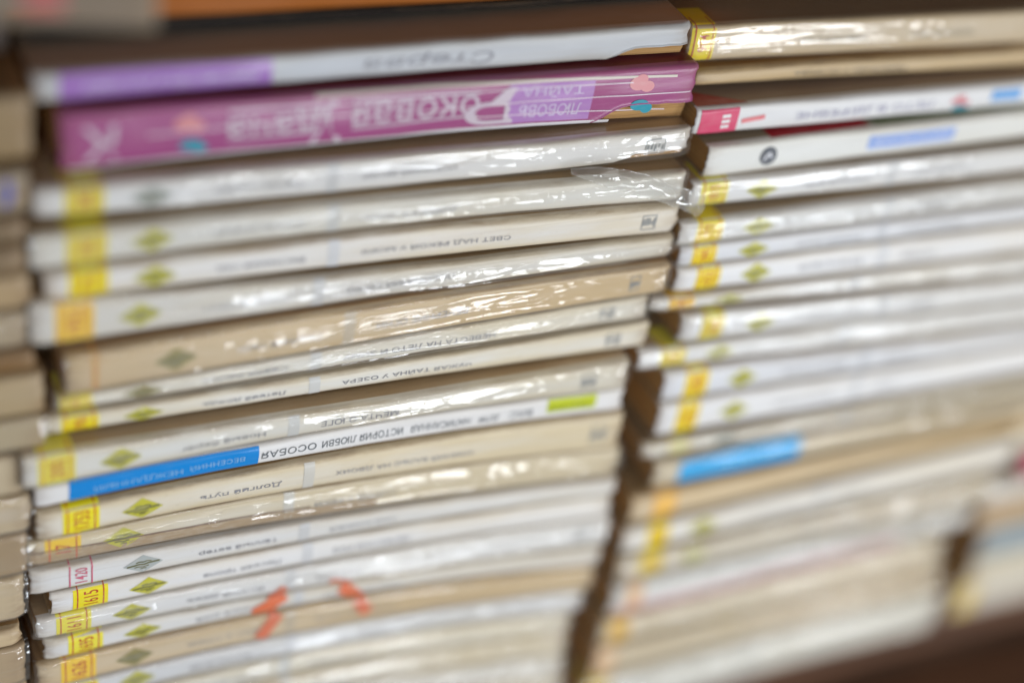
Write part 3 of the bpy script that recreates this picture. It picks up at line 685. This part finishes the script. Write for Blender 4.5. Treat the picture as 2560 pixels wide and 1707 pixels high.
RIGHT = [
    {'x0': 44.15, 'x1': 214.15, 'yo': 12, 'st': [[66.32, 75.18, 85.98], [135.1, 72.63, 83.66]], 'group': 'paperbacks in the right stack', 'lab_': 'tan worn paperback with yellow label, topmost of the right stack', 'c': (0.66, 0.55, 0.4), 'sta': 0.3, 'film': 0.6, 'lab': (0.37, 7.49), 'num': '904', 'lc': (0.85, 0.68, 0.01), 'a': 'Майское утро', 't': 'ЗОЛОТОЙ ЛИСТ', 'tc': (0.2, 0.17, 0.1), 'au': 14},
    {'x0': 46.3, 'x1': 216.3, 'yo': 9, 'st': [[66.93, 69.27, 74.16], [135.89, 66.77, 72.43]], 'group': 'paperbacks in the right stack', 'lab_': 'thin brown-tan paperback with dark smudged print, second in the right stack', 'c': (0.66, 0.55, 0.4), 'sta': 0.6, 'film': 0, 'a': '', 't': 'ПЕРЕПРАВА У ОСТРОВА', 'tp': (92, 130), 'tc': (0.05, 0.04, 0.03)},
    {'x0': 43.99, 'x1': 213.99, 'yo': 1, 'st': [[64.27, 59.38, 67.72], [132.79, 58.06, 66.31]], 'group': 'paperbacks in the right stack', 'lab_': 'white paperback with crimson block at its left spine end', 'c': (0.76, 0.76, 0.77), 'sta': 0.02, 'film': 0, 'ex': 'redblock', 'px': [0.25, 13.22, 14.49, 21.82, 32.01, 79.41, 88.79, 99.81, 111.04]},
    {'x0': 48.44, 'x1': 218.44, 'yo': -2, 'st': [[65.4, 47.97, 57.78], [133.86, 48.26, 57.86]], 'group': 'paperbacks in the right stack', 'lab_': 'cream-white paperback with black round emblem and pale blue strip', 'c': (0.73, 0.73, 0.7), 'sta': 0.08, 'film': 0, 'ex': 'roundlogo', 'px': [16.3, 22.8, 52.94, 83.24, -34.93]},
    {'x0': 44.45, 'x1': 214.45, 'yo': -4, 'st': [[66.67, 39.65, 47.77], [136.69, 37.99, 46.66]], 'group': 'paperbacks in the right stack', 'lab_': 'white paperback with yellow band and diamond, next below the one with the round emblem', 'c': (0.76, 0.76, 0.77), 'sta': 0.1, 'film': 0.3, 'lab': (2.79, 11.51), 'num': '1810', 'lc': (0.8, 0.71, 0.05), 'logo': 'y', 'a': 'Снежный край', 't': 'ЛУННЫЙ СВЕТ'},
    {'x0': 41.18, 'x1': 211.18, 'yo': -8, 'st': [[66.73, 30.59, 38.72], [136.73, 29.69, 37.79]], 'group': 'paperbacks in the right stack', 'lab_': 'film-wrapped grey-white paperback with strong white glare beside its yellow band, just under a dark gap', 'c': (0.7, 0.7, 0.7), 'sta': 0.1, 'film': 1.0, 'lab': (5.07, 13.27), 'num': '1777', 'lc': (0.85, 0.68, 0.01), 'logo': 'y', 'a': '', 't': 'ПРОЩАНИЕ'},
    {'x0': 42.78, 'x1': 212.78, 'yo': -8, 'st': [[68.92, 23.13, 30.31], [139.94, 21.75, 28.95]], 'group': 'paperbacks in the right stack', 'lab_': 'bluish white bare paperback below the one with glare beside its yellow band', 'c': (0.67, 0.68, 0.71), 'sta': 0.05, 'film': 0, 'lab': (3.84, 11.61), 'num': '1845', 'lc': (0.85, 0.68, 0.01), 'logo': 'y', 'a': 'Ранняя роса', 't': 'БЕЛЫЙ ПАРУС'},
    {'x0': 43.45, 'x1': 213.45, 'yo': -8, 'st': [[71.29, 13.69, 22.85], [143.5, 10.73, 21.3]], 'group': 'paperbacks in the right stack', 'lab_': 'white paperback with green-yellow diamond, directly above the thin wrapped one that juts left', 'c': (0.76, 0.76, 0.77), 'sta': 0.15, 'film': 0, 'lab': (6.24, 14.01), 'num': '1822', 'lc': (0.85, 0.68, 0.01), 'logo': 'y', 'a': 'Вишня', 't': 'ОСТРОВ'},
    {'x0': 36.67, 'x1': 206.67, 'yo': -9, 'st': [[72.67, 8.12, 13.49], [146.07, 3.49, 10.53]], 'group': 'paperbacks in the right stack', 'lab_': 'thin film-wrapped paperback with orange-yellow band jutting left above a brown page end', 'c': (0.76, 0.76, 0.77), 'sta': 0.2, 'film': 1.0, 'lab': (5.45, 13.72), 'num': '1790', 'lc': (0.88, 0.58, 0.02), 'logo': 'y', 'a': '', 't': ''},
    {'x0': 47.49, 'x1': 217.49, 'yo': -11, 'st': [[73.83, -2.62, 7.17], [147.92, -6.36, 2.84]], 'group': 'paperbacks in the right stack', 'lab_': 'white paperback with brown page end showing left, between two wrapped books that jut left', 'c': (0.76, 0.76, 0.77), 'sta': 0.1, 'film': 0.4, 'lab': (6.13, 13.42), 'num': '1866', 'lc': (0.8, 0.71, 0.05), 'logo': 'y', 'a': 'Рассвет', 't': 'ВЕРЕСК'},
    {'x0': 36.01, 'x1': 206.01, 'yo': -10, 'st': [[77.31, -11.96, -4.13], [152.68, -16.37, -7.92]], 'group': 'paperbacks in the right stack', 'lab_': 'film-wrapped white paperback with faint yellow band and sparkling spine, jutting left', 'c': (0.76, 0.76, 0.77), 'sta': 0.1, 'film': 1.0, 'lab': (7.01, 15.32), 'num': '1701', 'lc': (0.8, 0.71, 0.05), 'logo': 'y', 'a': '', 't': ''},
    {'x0': 45.07, 'x1': 215.07, 'yo': -12, 'st': [[78.61, -22.4, -12.15], [154.22, -24.87, -16.57]], 'group': 'paperbacks in the right stack', 'lab_': 'bluish white paperback with deep yellow band, upper of two set back beside the dark gap', 'c': (0.67, 0.68, 0.71), 'sta': 0.1, 'film': 0, 'lab': (7.15, 15.07), 'num': '1888', 'lc': (0.85, 0.68, 0.01), 'logo': 'y', 'a': 'Ветка', 't': 'СОЛНЦЕ'},
    {'x0': 46.55, 'x1': 216.55, 'yo': -12, 'st': [[82.0, -35.55, -23.52], [158.35, -37.15, -25.73]], 'group': 'paperbacks in the right stack', 'lab_': 'thick white paperback with deep yellow band, lower of two set back beside the dark gap', 'c': (0.76, 0.76, 0.77), 'sta': 0.1, 'film': 0, 'lab': (5.99, 13.42), 'num': '1861', 'lc': (0.85, 0.68, 0.01), 'logo': 'y', 'a': 'Звезда', 't': 'НЕБО'},
    {'x0': 44.97, 'x1': 214.97, 'yo': -11, 'st': [[85.81, -44.96, -37.14], [163.38, -46.74, -38.75]], 'group': 'paperbacks in the right stack', 'lab_': 'grey-white paperback with faint yellowish band whose corner juts left above the blue strip', 'c': (0.7, 0.7, 0.7), 'sta': 0.3, 'film': 0.6, 'lab': (8.39, 16.2), 'num': '', 'lc': (0.72, 0.68, 0.3), 'logo': 'g', 'a': '', 't': ''},
    {'x0': 51.09, 'x1': 221.09, 'yo': -11, 'st': [[88.61, -56.78, -45.65], [166.83, -56.33, -47.47]], 'group': 'paperbacks in the right stack', 'lab_': 'cream paperback with bright blue strip on its spine in the right stack', 'c': (0.74, 0.71, 0.64), 'sta': 0.2, 'film': 0.5, 'ex': 'blueR', 'px': [8.39, 52.42]},
    {'x0': 45.56, 'x1': 215.56, 'yo': -11, 'st': [[91.95, -69.14, -57.48], [170.6, -66.55, -57.27]], 'group': 'paperbacks in the right stack', 'lab_': 'tan paperback with orange label right below the one with the bright blue strip', 'c': (0.66, 0.55, 0.4), 'sta': 0.4, 'film': 0, 'lab': (7.67, 15.86), 'num': '', 'lc': (0.85, 0.5, 0.1), 'a': '', 't': ''},
    {'x0': 45.98, 'x1': 215.98, 'yo': -11, 'st': [[95.53, -82.65, -69.87], [175.48, -81.98, -67.7]], 'group': 'paperbacks in the right stack', 'lab_': 'white paperback with yellow band, second below the one with the blue strip', 'c': (0.76, 0.76, 0.77), 'sta': 0.2, 'film': 0, 'lab': (8.48, 15.92), 'num': '1655', 'lc': (0.85, 0.68, 0.01), 'logo': 'y', 'a': 'Озеро', 't': 'ПЕСНЯ'},
    {'x0': 46.47, 'x1': 216.47, 'yo': -11, 'st': [[99.17, -95.47, -83.41], [180.96, -95.97, -82.78]], 'group': 'paperbacks in the right stack', 'lab_': 'grey-white wrapped paperback just above the one with the pink lower edge', 'c': (0.7, 0.7, 0.7), 'sta': 0.3, 'film': 1.0, 'lab': (7.9, 15.89), 'num': '1640', 'lc': (0.85, 0.68, 0.01), 'logo': 'y', 'a': '', 't': 'РЯБИНА'},
    {'x0': 47.24, 'x1': 217.24, 'yo': -11, 'st': [[102.88, -109.51, -96.25], [185.73, -107.26, -96.8]], 'group': 'paperbacks in the right stack', 'lab_': 'film-wrapped grey paperback with large glints and a pink lower edge', 'c': (0.7, 0.7, 0.7), 'sta': 0.1, 'film': 1.0, 'lab': (5.08, 10.92), 'num': '', 'lc': (0.85, 0.55, 0.28), 'ex': 'pinkedge'},
    {'x0': 45.78, 'x1': 215.78, 'yo': -11, 'st': [[106.77, -123.62, -110.31], [191.08, -123.69, -108.75]], 'group': 'paperbacks in the right stack', 'lab_': 'tan paperback with golden label right below the one with the pink edge', 'c': (0.68, 0.62, 0.51), 'sta': 0.3, 'film': 1.0, 'lab': (2.93, 10.29), 'num': '1602', 'lc': (0.88, 0.58, 0.02)},
    {'x0': 46.51, 'x1': 216.51, 'yo': -11, 'st': [[110.8, -138.86, -124.24], [196.6, -137.13, -124.58]], 'group': 'paperbacks in the right stack', 'lab_': 'plain beige paperback, last but one at the bottom of the right stack', 'c': (0.7, 0.66, 0.58), 'sta': 0.4, 'film': 1.0, 'lab': (0.74, 7.44), 'num': '', 'lc': (0.8, 0.55, 0.3)},
    {'x0': 45.22, 'x1': 215.22, 'yo': -11, 'st': [[115.25, -155.79, -139.51], [202.69, -155.73, -138.27]], 'group': 'paperbacks in the right stack', 'lab_': 'thick off-white paperback resting on the shelf board at the bottom of the right stack', 'c': (0.7, 0.69, 0.65), 'sta': 0.15, 'film': 1.0, 'lab': (1.05, 9.05), 'num': '1599', 'lc': (0.85, 0.68, 0.01), 'logo': 'g'},
]
LEFT = [
    {'x0': -299.02, 'x1': -129.02, 'yo': 2, 'st': [[-299.02, 72.64, 89.13], [-129.02, 72.64, 89.13]], 'group': 'paperbacks in the left stack', 'lab_': 'thick beige paperback with rounded end, beside the magenta book', 'c': (0.62, 0.52, 0.38), 'film': 0, 'sta': 0.4},
    {'x0': -300.78, 'x1': -130.78, 'yo': -2, 'st': [[-300.78, 61.3, 72.45], [-130.78, 61.3, 72.45]], 'group': 'paperbacks in the left stack', 'lab_': 'white paperback with dark blue mark on its spine end in the left stack', 'c': (0.66, 0.66, 0.68), 'film': 0, 'sta': 0.4},
    {'x0': -302.05, 'x1': -132.05, 'yo': -4, 'st': [[-302.05, 54.77, 61.1], [-132.05, 54.77, 61.1]], 'group': 'paperbacks in the left stack', 'lab_': 'brown-grey paperback, upper of two dull ones beside the clean cream-white book', 'c': (0.4, 0.34, 0.28), 'film': 0, 'sta': 0.4},
    {'x0': -302.55, 'x1': -132.55, 'yo': -5, 'st': [[-302.55, 47.19, 54.56], [-132.55, 47.19, 54.56]], 'group': 'paperbacks in the left stack', 'lab_': 'brown-grey paperback, lower of two dull ones in the left stack', 'c': (0.45, 0.38, 0.31), 'film': 0, 'sta': 0.4},
    {'x0': -301.41, 'x1': -131.41, 'yo': -5, 'st': [[-301.41, 37.51, 46.75], [-131.41, 37.51, 46.75]], 'group': 'paperbacks in the left stack', 'lab_': 'tan paperback end beside the book numbered 1952', 'c': (0.6, 0.52, 0.42), 'film': 0, 'sta': 0.4},
    {'x0': -302.67, 'x1': -132.67, 'yo': -6, 'st': [[-302.67, 27.26, 37.31], [-132.67, 27.26, 37.31]], 'group': 'paperbacks in the left stack', 'lab_': 'grey wrapped paperback end beside the left end of the tan wrapped book', 'c': (0.58, 0.55, 0.51), 'film': 0.8, 'sta': 0.4},
    {'x0': -301.2, 'x1': -131.2, 'yo': -8, 'st': [[-301.2, 21.13, 27.05], [-131.2, 21.13, 27.05]], 'group': 'paperbacks in the left stack', 'lab_': 'dark tan paperback end beside the gap left of the tan wrapped book', 'c': (0.4, 0.26, 0.13), 'film': 0, 'sta': 0.4},
    {'x0': -299.29, 'x1': -129.29, 'yo': -9, 'st': [[-299.29, 8.91, 20.93], [-129.29, 8.91, 20.93]], 'group': 'paperbacks in the left stack', 'lab_': 'beige paperback jutting right in the left stack, above another jutting one', 'c': (0.66, 0.6, 0.5), 'film': 0, 'sta': 0.4},
    {'x0': -299.7, 'x1': -129.7, 'yo': -10, 'st': [[-299.7, -0.73, 8.71], [-129.7, -0.73, 8.71]], 'group': 'paperbacks in the left stack', 'lab_': 'grey-beige paperback jutting right in the left stack, just above number 2005', 'c': (0.62, 0.6, 0.55), 'film': 0.5, 'sta': 0.4},
    {'x0': -304.48, 'x1': -134.48, 'yo': -10, 'st': [[-304.48, -14.68, -2.12], [-134.48, -14.68, -2.12]], 'group': 'paperbacks in the left stack', 'lab_': 'off-white paperback end beside the blue-titled book', 'c': (0.66, 0.66, 0.66), 'film': 0, 'sta': 0.4},
    {'x0': -303.1, 'x1': -133.1, 'yo': -10, 'st': [[-303.1, -27.43, -15.21], [-133.1, -27.43, -15.21]], 'group': 'paperbacks in the left stack', 'lab_': 'film-wrapped paperback end beside number 1753', 'c': (0.62, 0.59, 0.55), 'film': 1, 'sta': 0.4},
    {'x0': -304.25, 'x1': -134.25, 'yo': -10, 'st': [[-304.25, -41.83, -28.1], [-134.25, -41.83, -28.1]], 'group': 'paperbacks in the left stack', 'lab_': 'film-wrapped yellowed paperback end beside number 1420', 'c': (0.56, 0.47, 0.36), 'film': 1, 'sta': 0.4},
    {'x0': -305.26, 'x1': -135.26, 'yo': -11, 'st': [[-305.26, -56.56, -42.03], [-135.26, -56.56, -42.03]], 'group': 'paperbacks in the left stack', 'lab_': 'grey-white paperback with curled cover and brown pages beside number 1615', 'c': (0.64, 0.61, 0.57), 'film': 0.6, 'sta': 0.4},
    {'x0': -306.06, 'x1': -136.06, 'yo': -10, 'st': [[-306.06, -67.39, -61.15], [-136.06, -67.39, -61.15]], 'group': 'paperbacks in the left stack', 'lab_': 'thin white paperback end beside number 1695', 'c': (0.66, 0.62, 0.56), 'film': 0, 'sta': 0.4},
    {'x0': -304.98, 'x1': -134.98, 'yo': -10, 'st': [[-304.98, -82.35, -68.14], [-134.98, -82.35, -68.14]], 'group': 'paperbacks in the left stack', 'lab_': 'wrapped brownish paperback end lowest in view in the left stack', 'c': (0.55, 0.48, 0.4), 'film': 0.8, 'sta': 0.4},
]
RIGHTMOST = [
    {'x0': 196.51, 'x1': 366.51, 'yo': -9, 'st': [[196.51, -67.63, -54.23], [366.51, -67.63, -54.23]], 'group': 'paperbacks in the rightmost stack', 'lab_': 'grey-beige paperback, third from the top at the right picture edge', 'c': (0.6, 0.55, 0.5), 'film': 0, 'sta': 0.3},
    {'x0': 198.07, 'x1': 368.07, 'yo': -9, 'st': [[198.07, -82.5, -68.6], [368.07, -82.5, -68.6]], 'group': 'paperbacks in the rightmost stack', 'lab_': 'beige paperback just above the pink-red one at the right picture edge', 'c': (0.6, 0.55, 0.45), 'film': 0, 'sta': 0.3},
    {'x0': 208.63, 'x1': 378.63, 'yo': -9, 'st': [[208.63, -97.31, -83.51], [378.63, -97.31, -83.51]], 'group': 'paperbacks in the rightmost stack', 'lab_': 'pink-red paperback at the right picture edge', 'c': (0.65, 0.12, 0.25), 'film': 0, 'sta': 0.3},
    {'x0': 193.42, 'x1': 363.42, 'yo': -9, 'st': [[193.42, -109.65, -98.15], [363.42, -109.65, -98.15]], 'group': 'paperbacks in the rightmost stack', 'lab_': 'wrapped whitish paperback just below the pink-red one at the right edge', 'c': (0.66, 0.64, 0.62), 'film': 1, 'sta': 0.3},
    {'x0': 198.03, 'x1': 368.03, 'yo': -9, 'st': [[198.03, -125.48, -110.51], [368.03, -125.48, -110.51]], 'group': 'paperbacks in the rightmost stack', 'lab_': 'brown paperback below the wrapped whitish one in the rightmost stack', 'c': (0.5, 0.36, 0.22), 'film': 0, 'sta': 0.3},
    {'x0': 203.85, 'x1': 373.85, 'yo': -9, 'st': [[203.85, -143.33, -126.38], [373.85, -143.33, -126.38]], 'group': 'paperbacks in the rightmost stack', 'lab_': 'teal-grey paperback in the rightmost stack', 'c': (0.3, 0.37, 0.42), 'film': 0, 'sta': 0.3},
    {'x0': 205.04, 'x1': 375.04, 'yo': -9, 'st': [[205.04, -157.1, -144.27], [375.04, -157.1, -144.27]], 'group': 'paperbacks in the rightmost stack', 'lab_': 'cream paperback between the teal-grey one and the lowest one in the rightmost stack', 'c': (0.66, 0.62, 0.52), 'film': 0, 'sta': 0.3},
    {'x0': 202.23, 'x1': 372.23, 'yo': -9, 'st': [[202.23, -176.06, -157.58], [372.23, -176.06, -157.58]], 'group': 'paperbacks in the rightmost stack', 'lab_': 'pale paperback with golden yellow label, lowest in the rightmost stack', 'c': (0.66, 0.62, 0.55), 'film': 0.5, 'lab': (2.0, 10.0), 'lc': (0.82, 0.62, 0.12), 'num': '', 'sta': 0.3},
]

# ------------------------------------------------------------------ bookcase
SHELF_Z = -160.0
case = bpy.data.objects.new('bookcase', None); scene.collection.objects.link(case)
case.location = (0, 0.1, SHELF_Z*MM)
tag(case, 'dark brown wooden bookcase that holds the book stacks', 'bookcase')
def case_part(name, x0, x1, y0, y1, z0, z1, col):
    v, f = box_mesh(x0, x1, y0-100, y1-100, z0-SHELF_Z, z1-SHELF_Z)
    o = mesh_obj(name, v, f, wood_mat(col), case, False)
    bv = o.modifiers.new('bevel', 'BEVEL'); bv.width = .0012; bv.segments = 2
    return o
case_part('shelf_board', -520, 640, -3, 150, SHELF_Z-22, SHELF_Z, (.12, .050, .022))
case_part('shade_board', -520, 640, -95, 150, 168, 190, (.11, .055, .03))  # unseen board, added and run forward to shade the upper books
case_part('back_panel', -520, 640, 151, 163, SHELF_Z-260, 167, (.060, .036, .022))
case_part('lower_board', -520, 640, -3, 150, SHELF_Z-262, SHELF_Z-240, (.12, .050, .022))

# ------------------------------------------------------------------ stacks
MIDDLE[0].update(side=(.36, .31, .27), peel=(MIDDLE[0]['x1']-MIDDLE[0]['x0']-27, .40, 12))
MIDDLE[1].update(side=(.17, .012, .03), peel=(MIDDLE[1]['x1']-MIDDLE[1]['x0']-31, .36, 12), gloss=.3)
MIDDLE[2].update(peel=(MIDDLE[2]['x1']-MIDDLE[2]['x0']-22, .34, 5))
MIDDLE[3].update(flap=True)
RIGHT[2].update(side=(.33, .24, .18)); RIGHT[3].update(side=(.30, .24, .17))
MIDDLE[12]['ex'] = 'brownlower'; MIDDLE[15]['ex'] = 'red16'
for d in RIGHT[8:]:        # the rightmost stack begins where these end
    z = d['st'][0][1]; d['x1'] = min(d['x1'], (205 if z > -75 else 199 if z > -95 else 195 if z > -108 else 190) if z > -118 else (183 if z > -135 else 187 if z > -150 else 195)+random.Random(int(-z*10)).uniform(-2, 2))
for k, d in enumerate(RIGHT[13:]):
    for p in d['st']: p[2] -= 2.3
    q = ((1, .97, .90), (.90, .82, .68), (1, .99, .96))[k % 3]; d['c'] = tuple(a*c for a, c in zip(d['c'], q))
    d['side'] = (.34, .24, .14)  # dark covers put deeper gap shade into the colour of the lower books
for d in RIGHT[5:13]:
    for p in d['st']: p[2] -= .5
for d in LEFT: k = (.66 if d['st'][0][2] > 0 else .84)*(.80, 1.12, 1.0)[int(abs(d['x1'])*7) % 3]; d['c'] = tuple(c*q*k for c, q in zip(d['c'], (1.04, .98, .90))); d['sta'] = .65  # left stack darkened: the weaker light there is put into its colours
LEFT[1]['ex'] = 'spot'
def filler(stack, x0, x1, n, c, words):
    """plain books that carry a stack down to the shelf, below the picture"""
    last = stack[-1]; res = []
    for k in range(n):
        st = []
        for x, zb, zt in last['st']:
            h = (zb-.15-(SHELF_Z+.15))/n
            st.append([x+k, zb-.15-(k+1)*h+.1, zb-.15-k*h])
        res.append(dict(x0=x0+k, x1=x1+k, yo=-10, st=st, c=c, sta=.3, film=0, group=last['group'], lab_=words[k]))
    return res
ordinal = ['first', 'second', 'third', 'fourth', 'fifth']
mid_f = filler(MIDDLE, MIDDLE[-1]['x0'], MIDDLE[-1]['x1'], 3, (.66, .62, .54), ['cream paperback at the foot of the middle stack, %s below the picture edge' % ordinal[k] for k in range(3)])
lef_f = filler(LEFT, LEFT[-1]['x0'], LEFT[-1]['x1'], 4, (.58, .52, .43), ['brownish paperback at the foot of the left stack, %s below the picture edge' % ordinal[k] for k in range(4)])
for d in RIGHTMOST:
    for p in d['st']: p[1] = -54+(p[1]+54)*.862; p[2] = -54+(p[2]+54)*.862
for s_, zz in ((RIGHT, None), (RIGHTMOST, None)):
    for p in s_[-1]['st']: p[1] = SHELF_Z+.15
TOP = [
    dict(x0=-128, x1=44, yo=23, st=[[-128, 89.8, 94.4], [44, 89.6, 90.6]], c=(.010, .009, .010), sta=.0, gloss=.85, film=0, group='books lying on top of the stacks',  # black piece added to paint the shadow gap under the orange book
         name='booklet', lab_='thin black booklet lying set back on the topmost white paperback'),
    dict(x0=-132, x1=60, yo=22, st=[[-132, 95.0, 112], [60, 90.8, 110]], c=(.40, .11, .003), sta=.0, gloss=.6, film=0, group='books lying on top of the stacks',
         lab_='orange book lying on the thin black booklet at the top edge'),
    dict(x0=-300, x1=-131, yo=16, st=[[-300, 91, 114], [-131, 91, 114]], c=(.022, .022, .03), sta=.05, film=0, group='books lying on top of the stacks',
         lab_='thick black book in shadow on top of the left stack'),
    dict(x0=-273.2, x1=-103.2, yo=23, yaw=-15, st=[[-273, 114.4, 136], [-103, 114.4, 136]], c=(.30, .255, .22), sta=.35, film=0, group='books lying on top of the stacks',
         ex='redpatch', lab_='grey-beige book with reddish print turned askew at the top left corner'),
]
for e in RIGHTMOST: e.setdefault('sta', .3)
words = ['Библиотека романа', 'Стерва', 'К', 'оковая', 'Р', 'дача', 'У', 'ТАЙНА', 'ЛЮБОВЬ', 'НЕЖДАННЫЙ', 'ВЕСЕННИЙ', 'ОСОБАЯ', 'ИСТОРИЯ ЛЮБВИ',
         'НАПИСАННАЯ', 'ДЛЯ', 'ВАС', 'ТОМ ВТОРОЙ', 'ЛЕТО В ДЕРЕВНЕ', 'МОРСКИЕ РАССКАЗЫ']
allb = MIDDLE+mid_f+RIGHT+LEFT+lef_f+RIGHTMOST+TOP
for d in allb: words += [d.get('num'), d.get('a'), d.get('t')]
prepare_text(words)
for i, d in enumerate(allb): make_book(d, i+1)
